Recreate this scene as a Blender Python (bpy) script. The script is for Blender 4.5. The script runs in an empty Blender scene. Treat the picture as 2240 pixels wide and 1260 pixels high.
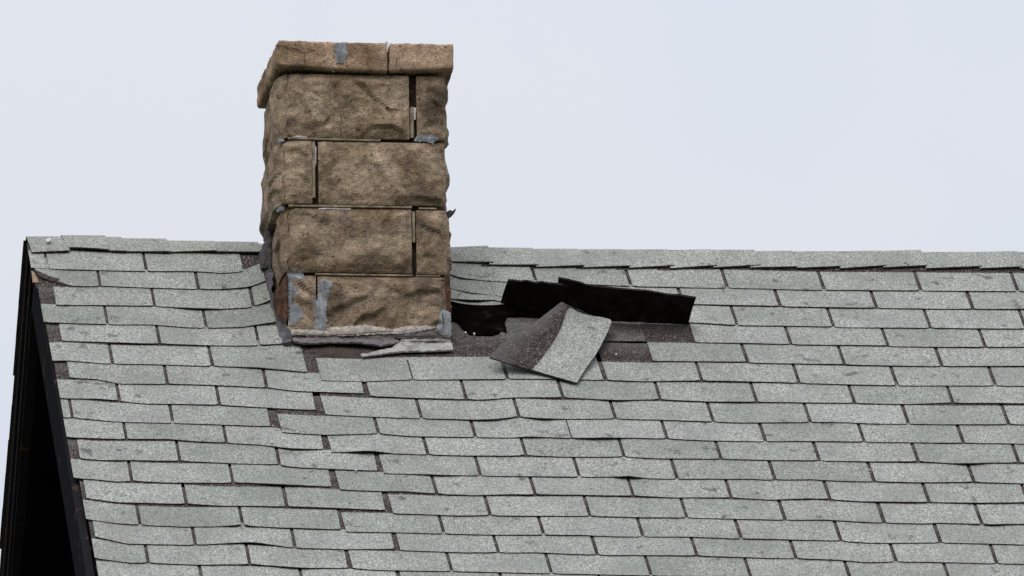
import bpy, math, random
from mathutils import Vector, Matrix, noise
from mathutils.geometry import delaunay_2d_cdt
R = math.radians
scn = bpy.context.scene
col = scn.collection
HR = 15.40                       # height of the roof ridge above the ground
PITCH = 0.76834                  # roof pitch (about 44 degrees)
PC, PS = math.cos(PITCH), math.sin(PITCH)

# ------------------------------------------------------------------ camera (telephoto from the street, looking up)
cam = bpy.data.cameras.new('camera'); cam_ob = bpy.data.objects.new('camera', cam); col.objects.link(cam_ob)
cam.sensor_width = 36; cam.lens = 545.86; cam.clip_start = 1; cam.clip_end = 6000
cr, cu, cw = Vector((.991527, -.128906, -.016048)), Vector((-.020767, -.279253, .959993)), Vector((.12823, .951526, .279563))
M = Matrix.Identity(4)
for i in range(3):
    M[i][0] = cr[i]; M[i][1] = cu[i]; M[i][2] = -cw[i]
M.translation = Vector((-6.2312, -46.4424, HR - 13.7821))
cam_ob.matrix_world = M
scn.camera = cam_ob

# ------------------------------------------------------------------ sky: pale overcast, with a soft sun behind the cloud
SUN_EL, SUN_AZ = R(52), R(205)   # azimuth clockwise from +Y
world = bpy.data.worlds.new('World'); scn.world = world; world.use_nodes = True
wn, wl = world.node_tree.nodes, world.node_tree.links
wn.clear()
wo = wn.new('ShaderNodeOutputWorld'); wb = wn.new('ShaderNodeBackground'); wb2 = wn.new('ShaderNodeBackground'); wadd = wn.new('ShaderNodeAddShader')
sky = wn.new('ShaderNodeTexSky'); sky.sky_type = 'NISHITA'; sky.sun_disc = False
sky.sun_elevation = SUN_EL; sky.sun_rotation = SUN_AZ; sky.air_density = 1.0; sky.dust_density = 4.0; sky.ozone_density = 1.0
wb.inputs[1].default_value = 0.05
wl.new(sky.outputs[0], wb.inputs[0])
tc = wn.new('ShaderNodeTexCoord'); sep = wn.new('ShaderNodeSeparateXYZ'); wl.new(tc.outputs['Generated'], sep.inputs[0])
rmp = wn.new('ShaderNodeValToRGB'); wl.new(sep.outputs[2], rmp.inputs[0])
rmp.color_ramp.elements[0].position = 0.0; rmp.color_ramp.elements[0].color = (.374, .359, .342, 1)
rmp.color_ramp.elements[1].position = 1.0; rmp.color_ramp.elements[1].color = (1.35, 1.37, 1.42, 1)
nz = wn.new('ShaderNodeTexNoise'); nz.inputs['Scale'].default_value = 34; nz.inputs['Detail'].default_value = 3; nz.inputs['Roughness'].default_value = .45
wl.new(tc.outputs['Generated'], nz.inputs['Vector'])
cr2 = wn.new('ShaderNodeValToRGB'); wl.new(nz.outputs['Fac'], cr2.inputs[0])
cr2.color_ramp.elements[0].position = .35; cr2.color_ramp.elements[0].color = (.95, .965, 1.0, 1)
cr2.color_ramp.elements[1].position = .65; cr2.color_ramp.elements[1].color = (1.0, 1.0, 1.0, 1)
mx = wn.new('ShaderNodeMix'); mx.data_type = 'RGBA'; mx.blend_type = 'MULTIPLY'; mx.inputs[0].default_value = 1
wl.new(rmp.outputs[0], mx.inputs[6]); wl.new(cr2.outputs[0], mx.inputs[7])
wl.new(mx.outputs[2], wb2.inputs[0]); wb2.inputs[1].default_value = 1.0
wl.new(wb.outputs[0], wadd.inputs[0]); wl.new(wb2.outputs[0], wadd.inputs[1]); wl.new(wadd.outputs[0], wo.inputs[0])
sl = bpy.data.lights.new('sun', 'SUN'); sl.energy = 0.9; sl.angle = R(25); sl.color = (1, .97, .93)
so = bpy.data.objects.new('sun', sl); col.objects.link(so)
sd = Vector((math.sin(SUN_AZ) * math.cos(SUN_EL), math.cos(SUN_AZ) * math.cos(SUN_EL), math.sin(SUN_EL)))
so.rotation_euler = sd.to_track_quat('Z', 'Y').to_euler(); so.location = (0, -10, 40)
scn.render.engine = 'CYCLES'; scn.cycles.use_denoising = False
scn.view_settings.view_transform = 'Standard'; scn.view_settings.look = 'None'; scn.view_settings.exposure = 0; scn.view_settings.gamma = 1

# ------------------------------------------------------------------ measured layout, in metres
# roof plane: (u along the ridge, v down the slope); chimney face: (across, up)
COURSES = [(1,[(-1.5168,0.2347),(-1.4612,0.2384),(-1.2777,0.2393),(-1.1472,0.2396),(-0.9901,0.2325),(-0.9017,0.2409),(-0.8429,0.2259)],[(-1.4569,0.0115),(-1.1472,0.0115)],[(-0.1895,0.2182),(-0.154,0.2381),(-0.0835,0.2534),(-0.0148,0.2595),(0.078,0.2554),(0.1899,0.2627),(0.2964,0.2671),(0.3782,0.2727),(0.5505,0.2712),(0.636,0.2704),(0.6957,0.2678),(0.9781,0.2706),(1.2872,0.26),(1.6274,0.251)],[(0.078,0.0129),(0.3767,0.0129),(0.6826,0.0143),(0.9897,0.0143),(1.2975,0.0143),(1.6069,0.0143)],0.0),(2,[(-1.4976,0.2461),(-1.4655,0.2753),(-1.4325,0.3105),(-1.4061,0.3399),(-1.3911,0.3484),(-1.308,0.3478),(-1.2934,0.3441),(-1.0004,0.3524),(-0.9184,0.3488),(-0.8352,0.3328),(-0.7782,0.2905)],[(-1.3007,0.0115),(-0.9932,0.0129)],[(-0.1989,0.3106),(-0.1424,0.3357),(-0.0748,0.3511),(-0.0225,0.361),(0.2497,0.3765),(0.5374,0.3852),(0.6242,0.3844),(0.827,0.3816),(0.848,0.3868),(1.1308,0.3836),(1.4363,0.3762),(1.6116,0.3685)],[(-0.0677,0.0143),(0.2282,0.0143),(0.5288,0.0143),(0.8354,0.0143),(1.141,0.0143),(1.448,0.0143)],0.0),(3,[(-1.4485,0.4789),(-1.3182,0.4731),(-1.1466,0.4716),(-1.0113,0.4778),(-0.93,0.4803),(-0.8386,0.4672),(-0.7723,0.4155)],[(-1.1409,0.0115),(-0.8309,0.0129)],[(-0.206,0.3813),(-0.1257,0.3839),(-0.0606,0.381),(-0.0273,0.4071),(0.0963,0.4626),(0.2386,0.4777),(0.381,0.4928),(0.5378,0.5073),(0.6762,0.5195),(0.8398,0.5155),(0.9798,0.5154),(0.9983,0.5177),(1.2883,0.5111),(1.5934,0.504)],[(0.0798,0.0129),(0.381,0.0129),(0.6835,0.0129),(0.9884,0.0129),(1.2956,0.0129)],0.0),(4,[(-1.5045,0.5935),(-1.307,0.6),(-1.164,0.5938),(-1.0639,0.6075),(-0.9828,0.6101),(-0.879,0.5995),(-0.7667,0.5582)],[(-1.2985,0.0115),(-0.9913,0.0115)],[(0.5386,0.6379),(0.6525,0.6361),(0.8322,0.6374),(0.8435,0.6399),(1.1354,0.6334),(1.1492,0.6389),(1.446,0.6322),(1.5773,0.6235)],[(0.8393,0.0129),(1.145,0.0129),(1.4533,0.0129)],0.0),(5,[(-1.45,0.7149),(-1.3164,0.7151),(-1.1504,0.72),(-0.9928,0.7253),(-0.8455,0.7189),(-0.7599,0.7031)],[(-1.1461,0.0129),(-0.8368,0.0115)],[(0.3902,0.7683),(0.5224,0.7657),(0.6807,0.7619),(0.6901,0.7676),(0.9822,0.7641),(0.9934,0.7667),(1.2943,0.7659),(1.5601,0.7515)],[(0.6874,0.0143),(0.992,0.0129),(1.2987,0.0143)],0.0),(6,[(-1.4962,0.8521),(-1.4488,0.8441),(-1.3111,0.8591),(-1.186,0.8568),(-1.0004,0.8609),(-0.8585,0.8638),(-0.7017,0.8901)],[(-1.304,0.0129),(-0.9933,0.0129)],[(-0.6611,0.9423),(-0.5389,0.9431),(-0.3806,0.9244),(-0.0869,0.909),(-0.0651,0.905),(0.1138,0.9004),(0.2208,0.9019),(0.3562,0.9052),(0.5222,0.8921),(0.737,0.8921),(0.8299,0.8941),(1.0014,0.8989),(1.1334,0.8993),(1.2966,0.8925),(1.4441,0.8862),(1.5421,0.8851)],[(-0.3763,0.0057),(-0.0796,0.0143),(0.2265,0.0143),(0.5293,0.0129),(0.8342,0.0129),(1.1406,0.0143),(1.4513,0.0143)],0.023),(7,[(-1.445,0.9576),(-1.3606,0.9629),(-1.2906,0.9898),(-1.1485,0.9838),(-0.99,0.9861),(-0.8434,0.9948),(-0.8308,0.9973),(-0.7487,1.0147),(-0.5393,1.0208)],[(-1.1443,0.0129),(-0.8378,0.0129)],[(-0.5196,1.0379),(-0.3782,1.0438),(-0.2307,1.0466),(-0.1653,1.0468),(-0.078,1.0283),(0.0722,1.022),(0.0893,1.0212),(0.1854,1.0292),(0.2663,1.0317),(0.3788,1.021),(0.5277,1.0297),(0.678,1.0264),(0.7211,1.0246),(0.985,1.0196),(1.1512,1.0186),(1.2922,1.0037),(1.3106,1.0059),(1.5266,0.9999)],[(-0.2222,0.0129),(0.0808,0.0129),(0.3845,0.0129),(0.6852,0.0129),(0.9921,0.0129),(1.3021,0.0129)],0.023),(8,[(-1.4925,1.0936),(-1.371,1.0915),(-1.3096,1.1008),(-1.2345,1.1154),(-1.0013,1.1146),(-0.986,1.1169),(-0.7709,1.1317),(-0.6989,1.1346)],[(-1.3026,0.0129),(-0.9943,0.0129)],[(-0.6705,1.1631),(-0.5326,1.1723),(-0.3816,1.1778),(-0.2145,1.1798),(-0.1355,1.1706),(-0.0769,1.1533),(0.0499,1.1629),(0.1213,1.16),(0.2244,1.1527),(0.3707,1.1555),(0.5267,1.161),(0.619,1.1631),(0.8301,1.1514),(0.9377,1.1469),(1.027,1.1522),(1.3137,1.1463),(1.508,1.1382)],[(-0.3745,0.0129),(-0.0699,0.0129),(0.2301,0.0129),(0.5338,0.0129),(0.8373,0.0129),(1.1445,0.0143),(1.4591,0.0143)],0.023),(9,[(-1.4882,1.2179),(-1.4515,1.2163),(-1.3208,1.2375),(-1.1547,1.2395),(-0.8535,1.2478),(-0.8493,1.2476)],[(-1.4571,0.0115),(-1.1491,0.0129)],[(-0.8162,1.2876),(-0.6859,1.297),(-0.5219,1.2814),(-0.4215,1.295),(-0.2261,1.2929),(-0.1055,1.2909),(-0.059,1.2801),(0.0721,1.2865),(0.1796,1.2762),(0.3711,1.2772),(0.4982,1.2838),(0.6761,1.2825),(0.798,1.2745),(0.9834,1.2728),(1.2937,1.266),(1.4911,1.2639)],[(-0.5177,0.0129),(-0.219,0.0129),(0.0792,0.0043),(0.3767,0.0129),(0.6818,0.0143),(0.9905,0.0129),(1.3009,0.0143)],0.0201),(10,[(-1.4883,1.3447),(-1.3103,1.3492),(-1.1762,1.3437),(-1.0956,1.3551),(-1.0003,1.36),(-0.8954,1.3675),(-0.8,1.3871),(-0.6987,1.3889)],[(-1.3018,0.0115),(-0.9947,0.0115)],[(-0.6738,1.4085),(-0.6254,1.4036),(-0.5722,1.3926),(-0.5399,1.3942),(-0.4847,1.4066),(-0.3836,1.4114),(-0.2737,1.4128),(-0.125,1.4097),(-0.0818,1.402),(0.0237,1.4066),(0.1442,1.4046),(0.2227,1.3985),(0.331,1.4059),(0.5229,1.401),(0.6758,1.4036),(0.8424,1.3998),(0.9817,1.4001),(1.1518,1.3932),(1.2447,1.4012),(1.4489,1.387),(1.4747,1.386)],[(-0.378,0.0129),(-0.0748,0.0129),(0.2298,0.0129),(0.53,0.0129),(0.8353,0.0143),(1.1432,0.0143),(1.4575,0.0143)],0.0172),(11,[(-1.4543,1.4813),(-1.3931,1.4876),(-1.1513,1.4807),(-0.9838,1.4915),(-0.8504,1.492),(-0.8359,1.5031),(-0.7764,1.5124),(-0.5451,1.5206)],[(-1.1486,0.0115),(-0.8438,0.0129)],[(-0.5256,1.5374),(-0.392,1.5379),(-0.2345,1.5403),(-0.1315,1.5391),(0.069,1.5369),(0.1799,1.5295),(0.226,1.5218),(0.2921,1.5368),(0.3727,1.5365),(0.6115,1.5269),(0.6606,1.5308),(0.7919,1.5226),(0.8734,1.5281),(0.9796,1.5297),(1.1215,1.5299),(1.2932,1.5201),(1.4564,1.5223)],[(-0.2289,0.0129),(0.0761,0.0129),(0.3784,0.0129),(0.682,0.0143),(0.9895,0.0143),(1.3003,0.0143)],0.0158),(12,[(-1.4837,1.6052),(-1.4033,1.6136),(-1.3524,1.6232),(-1.307,1.6156),(-1.1999,1.6229),(-1.0018,1.615),(-0.9261,1.6149),(-0.8563,1.6179),(-0.696,1.629)],[(-1.307,0.0129),(-0.9976,0.0115)],[(-0.6712,1.6484),(-0.5438,1.6521),(-0.4733,1.6493),(-0.3902,1.6605),(-0.2644,1.6672),(-0.1435,1.6536),(-0.0802,1.654),(0.2229,1.6507),(0.3491,1.6574),(0.5266,1.6474),(0.6451,1.6602),(0.7768,1.6462),(0.8262,1.6472),(0.9281,1.6577),(1.1365,1.6553),(1.3,1.6518),(1.4401,1.6433)],[(-0.3762,0.0129),(-0.0732,0.0129),(0.2299,0.0115),(0.5322,0.0129),(0.8374,0.0143),(1.1436,0.0143),(1.4515,0.0129)],0.0201),(13,[(-1.4548,1.732),(-1.3631,1.7544),(-1.1555,1.7578),(-1.0584,1.7656),(-0.8497,1.7602),(-0.6949,1.7657),(-0.5459,1.7743)],[(-1.1527,0.0129),(-0.8455,0.0143)],[(-0.5226,1.7937),(-0.4177,1.7954),(-0.3201,1.8002),(-0.2325,1.7939),(-0.1582,1.7939),(0.0744,1.7847),(0.2288,1.7873),(0.3867,1.784),(0.6301,1.7861),(0.675,1.7872),(0.8071,1.7792),(0.877,1.7851),(0.9819,1.7927),(1.1046,1.7937),(1.1593,1.7857),(1.2818,1.7896),(1.4215,1.7812)],[(-0.2255,0.0129),(0.0814,0.0129),(0.3796,0.0129),(0.6821,0.0143),(0.9875,0.0158),(1.2889,0.0143)],0.0215),(14,[(-1.4641,1.8655),(-1.3741,1.8879),(-1.3066,1.8968),(-1.1721,1.9031),(-1.0699,1.8962),(-0.9975,1.8818),(-0.951,1.8915),(-0.8818,1.8975),(-0.6938,1.9017)],[(-1.3052,0.0129),(-0.992,0.0129)],[(-0.6783,1.9155),(-0.5342,1.9128),(-0.385,1.9156),(-0.171,1.916),(0.04,1.9077),(0.1446,1.9123),(0.2235,1.9093),(0.3909,1.9057),(0.5236,1.9121),(0.6151,1.9114),(0.8288,1.9118),(0.9303,1.9223),(1.0364,1.9182),(1.136,1.9115),(1.4035,1.9156)],[(-0.3794,0.0129),(-0.074,0.0129),(0.2305,0.0129),(0.5321,0.0143),(0.8386,0.0143),(1.1458,0.0158)],0.0158),(15,[(-1.448,1.9772),(-1.3555,2.0167),(-1.1528,2.0174),(-0.9877,1.9909),(-0.9601,1.9927),(-0.8501,2.023),(-0.6916,2.0255),(-0.5416,2.0168)],[(-1.1471,0.0129),(-0.8445,0.0129)],[(-0.5229,2.0247),(-0.4409,2.0273),(-0.3367,2.0319),(-0.2288,2.0277),(-0.0955,2.0226),(-0.008,2.0279),(0.07,2.0306),(0.373,2.0247),(0.6009,2.0303),(0.6808,2.0301),(0.811,2.0338),(0.8963,2.0478),(0.9859,2.0386),(1.1972,2.0363),(1.2954,2.0383),(1.387,2.0376)],[(-0.2246,0.0129),(0.077,0.0143),(0.3828,0.0129),(0.6864,0.0129),(0.993,0.0143),(1.3025,0.0143)],0.0143),(16,[(-1.4682,2.107),(-1.3543,2.1369),(-1.3043,2.135),(-1.1523,2.1406),(-0.9948,2.1317),(-0.8185,2.1479),(-0.6958,2.1432)],[(-1.3001,0.0129),(-0.992,0.0129)],[(-0.6794,2.1454),(-0.5926,2.1536),(-0.3837,2.1513),(-0.1958,2.1527),(0.055,2.1546),(0.3342,2.1555),(0.6978,2.156),(1.0336,2.1604),(1.3699,2.1649)],[(-0.3795,0.0129),(-0.076,0.0129),(0.228,0.0129),(0.5327,0.0129),(0.8377,0.0143),(1.1428,0.0129)],0.0143),(17,[(-1.4509,2.2518),(-1.3023,2.2604),(-1.0124,2.2665),(-0.7913,2.2724),(-0.5524,2.2691)],[(-1.1464,0.0129),(-0.8424,0.0129)],[(-0.5357,2.2684),(-0.2081,2.2703),(0.3207,2.2732),(0.8786,2.2779),(1.3537,2.2858)],[(-0.2303,0.0129),(0.0714,0.0129),(0.3778,0.0129),(0.6832,0.0129),(0.9903,0.0129),(1.2977,0.0129)],0.0143)]
CURLS = [(10,-0.568,0.079,0.011),(8,-0.164,0.1,0.005),(8,0.001,0.065,0.006),(9,0.165,0.108,0.007),(11,0.226,0.06,0.01),(10,1.302,0.072,0.006),(13,1.322,0.086,0.005),(3,-1.01,0.1,0.006),(5,-1.23,0.115,0.004),(7,0.242,0.072,0.004),(12,-0.856,0.1,0.006),(14,-0.997,0.072,0.006),(15,-0.96,0.072,0.005),(10,-0.793,0.1,0.005),(11,-0.357,0.086,0.004),(16,-0.863,0.086,0.004),(12,-0.087,0.057,0.003),(1,-0.154,0.057,0.004),(2,-0.135,0.057,0.006),(3,-0.14,0.079,0.008),(6,-0.859,0.086,0.003),(9,-0.048,0.057,0.004)]
RAKE = [(-1.5067,0.0096),(-1.5085,0.0899),(-1.5094,0.2129),(-1.5045,0.3351),(-1.4959,0.6113),(-1.4881,0.8937),(-1.4842,1.1496),(-1.4848,1.3534),(-1.484,1.6081),(-1.4713,1.7471),(-1.4615,2.0064),(-1.4583,2.2066)]
CAPS = [[(-1.5062,0.0034),(-1.3907,-0.0019),(-1.4989,0.1326),(-1.3785,0.1179)],[(-1.3957,-0.0109),(-1.2572,-0.0142),(-1.3852,0.0936),(-1.2554,0.1062)],[(-1.2579,-0.0049),(-1.2058,-0.0072),(-1.2542,0.1092),(-1.1999,0.1129)],[(-1.2081,0.0021),(-1.0636,-0.0014),(-1.2114,0.1134),(-1.0615,0.1097)],[(-1.0661,0.0111),(-0.9129,0.0072),(-1.063,0.1098),(-0.915,0.0969)],[(-0.9146,0.0104),(-0.7743,0.0071),(-0.9138,0.0999),(-0.7812,0.1001)],[(-0.7795,0.0166),(-0.7525,0.0216),(-0.7804,0.0908),(-0.7557,0.0897)],[(-0.1721,0.0168),(-0.047,-0.0013),(-0.1825,0.1347),(-0.0452,0.1347)],[(-0.0483,0.0112),(0.0941,0.0078),(-0.0584,0.1507),(0.0968,0.1468)],[(0.0935,0.014),(0.2364,0.0075),(0.0882,0.1595),(0.2419,0.1434)],[(0.2361,0.0107),(0.3849,0.0039),(0.2391,0.1558),(0.3887,0.1398)],[(0.3846,0.007),(0.5238,-0.0024),(0.3844,0.1524),(0.5275,0.1305)],[(0.523,0.0038),(0.6612,-0.0087),(0.5152,0.1496),(0.6646,0.1243)],[(0.6579,-0.0054),(0.7999,-0.0119),(0.653,0.1372),(0.8038,0.115)],[(0.7988,-0.0025),(0.9208,-0.0111),(0.7698,0.132),(0.9207,0.1221)],[(0.92,-0.0049),(1.0568,-0.0142),(0.9184,0.1284),(1.06,0.1127)],[(1.0564,-0.0111),(1.2039,-0.024),(1.057,0.1253),(1.2072,0.0999)],[(1.2035,-0.0209),(1.3311,-0.036),(1.1969,0.1128),(1.3377,0.0941)],[(1.3291,-0.0203),(1.5099,-0.0285),(1.3338,0.1128),(1.513,0.0924)],[(1.507,-0.0284),(1.6388,-0.0406),(1.5054,0.1051),(1.6403,0.0898)],[(1.6365,-0.0343),(1.7809,-0.0408),(1.6332,0.0994),(1.781,0.0865)]]
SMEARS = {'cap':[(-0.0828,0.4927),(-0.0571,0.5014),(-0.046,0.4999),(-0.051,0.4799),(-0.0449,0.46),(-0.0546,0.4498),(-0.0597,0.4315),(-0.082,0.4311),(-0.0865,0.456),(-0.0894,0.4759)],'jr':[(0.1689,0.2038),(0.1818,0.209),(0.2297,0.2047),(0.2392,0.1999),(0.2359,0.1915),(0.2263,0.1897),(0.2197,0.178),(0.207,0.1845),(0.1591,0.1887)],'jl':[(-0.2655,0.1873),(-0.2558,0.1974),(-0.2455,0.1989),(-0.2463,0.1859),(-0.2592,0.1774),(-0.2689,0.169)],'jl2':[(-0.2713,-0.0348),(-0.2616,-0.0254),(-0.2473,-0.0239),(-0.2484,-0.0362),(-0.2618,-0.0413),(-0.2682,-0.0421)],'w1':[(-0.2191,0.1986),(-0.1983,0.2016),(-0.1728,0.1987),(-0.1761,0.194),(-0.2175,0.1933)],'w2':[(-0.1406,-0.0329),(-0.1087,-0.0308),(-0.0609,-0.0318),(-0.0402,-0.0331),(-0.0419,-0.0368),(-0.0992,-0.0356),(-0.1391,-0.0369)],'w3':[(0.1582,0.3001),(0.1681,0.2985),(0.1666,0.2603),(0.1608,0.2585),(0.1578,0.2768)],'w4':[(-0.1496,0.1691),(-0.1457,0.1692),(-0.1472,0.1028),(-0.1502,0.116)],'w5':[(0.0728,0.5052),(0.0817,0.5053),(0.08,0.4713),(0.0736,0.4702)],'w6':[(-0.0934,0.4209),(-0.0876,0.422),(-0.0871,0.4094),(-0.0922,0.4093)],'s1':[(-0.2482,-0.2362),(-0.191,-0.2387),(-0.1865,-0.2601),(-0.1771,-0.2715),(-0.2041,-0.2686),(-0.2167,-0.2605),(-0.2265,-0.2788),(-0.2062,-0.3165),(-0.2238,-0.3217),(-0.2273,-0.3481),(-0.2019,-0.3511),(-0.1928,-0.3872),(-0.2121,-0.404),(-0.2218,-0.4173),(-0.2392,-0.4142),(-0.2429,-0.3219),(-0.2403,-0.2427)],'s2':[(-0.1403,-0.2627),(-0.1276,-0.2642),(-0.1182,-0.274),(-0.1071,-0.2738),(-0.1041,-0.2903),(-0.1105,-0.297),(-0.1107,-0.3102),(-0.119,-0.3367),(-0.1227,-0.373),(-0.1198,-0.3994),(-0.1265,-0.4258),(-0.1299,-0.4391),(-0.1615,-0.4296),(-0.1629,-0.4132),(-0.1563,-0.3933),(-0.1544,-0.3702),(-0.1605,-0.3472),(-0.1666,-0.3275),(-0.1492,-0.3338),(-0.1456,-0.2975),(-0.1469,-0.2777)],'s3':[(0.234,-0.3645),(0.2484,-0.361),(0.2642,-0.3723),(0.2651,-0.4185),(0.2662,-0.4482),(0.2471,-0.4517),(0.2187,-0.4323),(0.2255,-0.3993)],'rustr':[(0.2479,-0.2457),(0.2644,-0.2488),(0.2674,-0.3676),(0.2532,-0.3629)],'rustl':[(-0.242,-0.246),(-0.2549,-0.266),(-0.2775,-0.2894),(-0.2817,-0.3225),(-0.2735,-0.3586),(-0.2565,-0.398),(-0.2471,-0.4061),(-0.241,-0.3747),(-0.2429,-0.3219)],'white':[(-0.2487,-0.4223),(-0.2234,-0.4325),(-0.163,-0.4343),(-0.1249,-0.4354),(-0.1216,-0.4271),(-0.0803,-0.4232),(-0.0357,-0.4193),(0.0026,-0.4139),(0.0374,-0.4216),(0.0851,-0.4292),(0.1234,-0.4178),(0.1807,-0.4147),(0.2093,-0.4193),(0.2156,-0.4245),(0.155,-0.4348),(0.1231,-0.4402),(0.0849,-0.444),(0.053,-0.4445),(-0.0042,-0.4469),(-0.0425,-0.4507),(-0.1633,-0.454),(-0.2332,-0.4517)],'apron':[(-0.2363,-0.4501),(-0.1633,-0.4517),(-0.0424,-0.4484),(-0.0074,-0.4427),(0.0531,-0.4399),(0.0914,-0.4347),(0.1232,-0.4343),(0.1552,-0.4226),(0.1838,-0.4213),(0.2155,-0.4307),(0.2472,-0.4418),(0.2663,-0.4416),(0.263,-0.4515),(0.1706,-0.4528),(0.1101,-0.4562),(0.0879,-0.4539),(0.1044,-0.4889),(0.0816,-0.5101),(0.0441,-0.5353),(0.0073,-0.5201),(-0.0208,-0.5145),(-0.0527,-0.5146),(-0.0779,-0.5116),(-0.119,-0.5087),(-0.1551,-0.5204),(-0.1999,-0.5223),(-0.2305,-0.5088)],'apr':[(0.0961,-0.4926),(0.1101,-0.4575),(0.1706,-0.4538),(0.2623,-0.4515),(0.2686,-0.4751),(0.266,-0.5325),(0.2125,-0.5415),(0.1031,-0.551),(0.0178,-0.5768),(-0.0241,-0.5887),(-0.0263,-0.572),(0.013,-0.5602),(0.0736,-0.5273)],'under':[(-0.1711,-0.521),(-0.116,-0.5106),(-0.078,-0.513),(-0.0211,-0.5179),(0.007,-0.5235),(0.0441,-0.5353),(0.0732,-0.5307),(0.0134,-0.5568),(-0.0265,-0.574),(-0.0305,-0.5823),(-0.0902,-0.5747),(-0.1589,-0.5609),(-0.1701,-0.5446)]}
CRACKS = [[(-0.2705,0.4854),(-0.2386,0.4842),(-0.2355,0.4759),(-0.2099,0.477),(-0.1973,0.4682),(-0.1814,0.4635),(-0.1829,0.4468),(-0.1812,0.4262)],[(-0.1813,0.4651),(-0.1653,0.4677),(-0.1525,0.4722),(-0.1331,0.4875)],[(0.1025,0.423),(0.1093,0.4514),(0.1221,0.4549)]]
CRACK2 = [[(-0.0681,0.2036),(-0.0696,0.2301),(-0.0683,0.2567),(-0.0728,0.2799)]]
BLOCKS = {'a':[(-0.253,0.4041),(0.145,0.4014),(0.1478,0.1943),(-0.2498,0.1987)],'b':[(0.1722,0.4018),(0.2625,0.4017),(0.2537,0.1944),(0.1678,0.1946)],'c':[(-0.2614,0.1867),(-0.1613,0.1867),(-0.1596,-0.0168),(-0.2609,-0.0182)],'d':[(-0.1399,0.1855),(0.255,0.1826),(0.2562,-0.0196),(-0.141,-0.018)],'e':[(-0.2568,-0.033),(0.1474,-0.0331),(0.1487,-0.2391),(-0.2508,-0.2418)],'f':[(0.1645,-0.0343),(0.2546,-0.0359),(0.2572,-0.242),(0.1615,-0.2419)],'g':[(-0.2438,-0.252),(-0.154,-0.2522),(-0.1522,-0.4547),(-0.2376,-0.4529)],'h':[(-0.1483,-0.2522),(0.2513,-0.2524),(0.2554,-0.4565),(-0.1466,-0.4561)]}
CAPL = [(-0.2698,0.5035),(0.0752,0.4991),(0.0767,0.4046),(-0.2708,0.423)]
CAPR = [(0.0852,0.4993),(0.2844,0.4989),(0.2847,0.4198),(0.0825,0.4092)]
TARIN = [(-0.7589,0.696),(-0.7319,0.68),(-0.7353,0.6126),(-0.7477,0.5387),(-0.7607,0.4715),(-0.7635,0.4036),(-0.7686,0.3288),(-0.7555,0.2736),(-0.7552,0.1707),(-0.7528,0.1019)]
TAROUT = [(-0.7677,0.6883),(-0.7701,0.5397),(-0.7756,0.4246),(-0.7761,0.2882),(-0.7771,0.1923),(-0.7738,0.1028)]
TARUP = [(-0.2939,-0.1407),(-0.2998,-0.091),(-0.2817,-0.0491),(-0.2788,0.0042),(-0.2833,0.0258),(-0.276,0.0225),(-0.269,0.0176),(-0.2569,0.0161),(-0.2533,-0.0054),(-0.2552,-0.0621),(-0.2569,-0.0987),(-0.2539,-0.1418)]
FLAPA = ([(-0.0482,-0.2884,-0.2732),(0.0136,-0.3084,-0.2925),(0.0682,-0.3286,-0.312),(0.1292,-0.3442,-0.3271)],[(-0.0368,-0.3984,-0.23),(0.0145,-0.4184,-0.239),(0.0692,-0.4386,-0.2489),(0.1273,-0.4542,-0.2581)])
FLAPB = ([(0.1232,-0.3269,-0.3103),(0.1816,-0.3404,-0.3234),(0.2375,-0.3518,-0.3344),(0.2911,-0.3588,-0.3412),(0.3867,-0.3646,-0.3468),(0.4511,-0.367,-0.3491),(0.5315,-0.3688,-0.3509)],[(0.1135,-0.4419,-0.2326),(0.1804,-0.4554,-0.2492),(0.2074,-0.4668,-0.2639),(0.2796,-0.4738,-0.2709),(0.3916,-0.4796,-0.2806),(0.4649,-0.482,-0.2908),(0.54,-0.4838,-0.2994)])
TORN = [[(-0.1358,-0.663,-0.5559),(-0.0687,-0.6525,-0.5736),(-0.001,-0.6459,-0.5894),(0.0647,-0.6639,-0.6138),(0.1321,-0.69,-0.6404)],[(-0.1029,-0.6266,-0.5124),(-0.0417,-0.625,-0.5387),(0.0422,-0.596,-0.5301),(0.1018,-0.6077,-0.5484),(0.1696,-0.632,-0.576)],[(-0.065,-0.5924,-0.4738),(-0.0026,-0.5838,-0.4877),(0.0805,-0.552,-0.4709),(0.14,-0.5554,-0.4839),(0.2076,-0.5803,-0.5177)],[(0.0037,-0.5441,-0.4215),(0.0565,-0.5435,-0.432),(0.1154,-0.5032,-0.4014),(0.1767,-0.4942,-0.4109),(0.251,-0.5041,-0.4343)],[(0.0637,-0.4874,-0.364),(0.0975,-0.491,-0.3702),(0.142,-0.4524,-0.3329),(0.2017,-0.4443,-0.3515),(0.276,-0.4544,-0.3765)],[(0.1248,-0.4242,-0.3029),(0.1344,-0.4367,-0.3122),(0.1697,-0.4496,-0.333),(0.2219,-0.4435,-0.3494),(0.2741,-0.439,-0.3603)]]
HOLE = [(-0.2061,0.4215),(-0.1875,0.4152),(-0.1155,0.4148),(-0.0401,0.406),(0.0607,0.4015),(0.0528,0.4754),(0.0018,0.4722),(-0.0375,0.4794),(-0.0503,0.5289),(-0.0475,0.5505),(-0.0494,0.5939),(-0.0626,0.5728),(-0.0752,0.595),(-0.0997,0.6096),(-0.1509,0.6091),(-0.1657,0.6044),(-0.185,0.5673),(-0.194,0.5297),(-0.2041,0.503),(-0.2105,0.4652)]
R4B = [(-0.2067,0.3875),(-0.171,0.4042),(-0.1285,0.4115),(-0.0707,0.409),(-0.0383,0.4014)]
GREYBAND = [(-0.0626,0.4696),(0.281,0.485),(0.4185,0.479),(0.4027,0.6196),(0.2655,0.6255),(-0.0719,0.628)]
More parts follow.
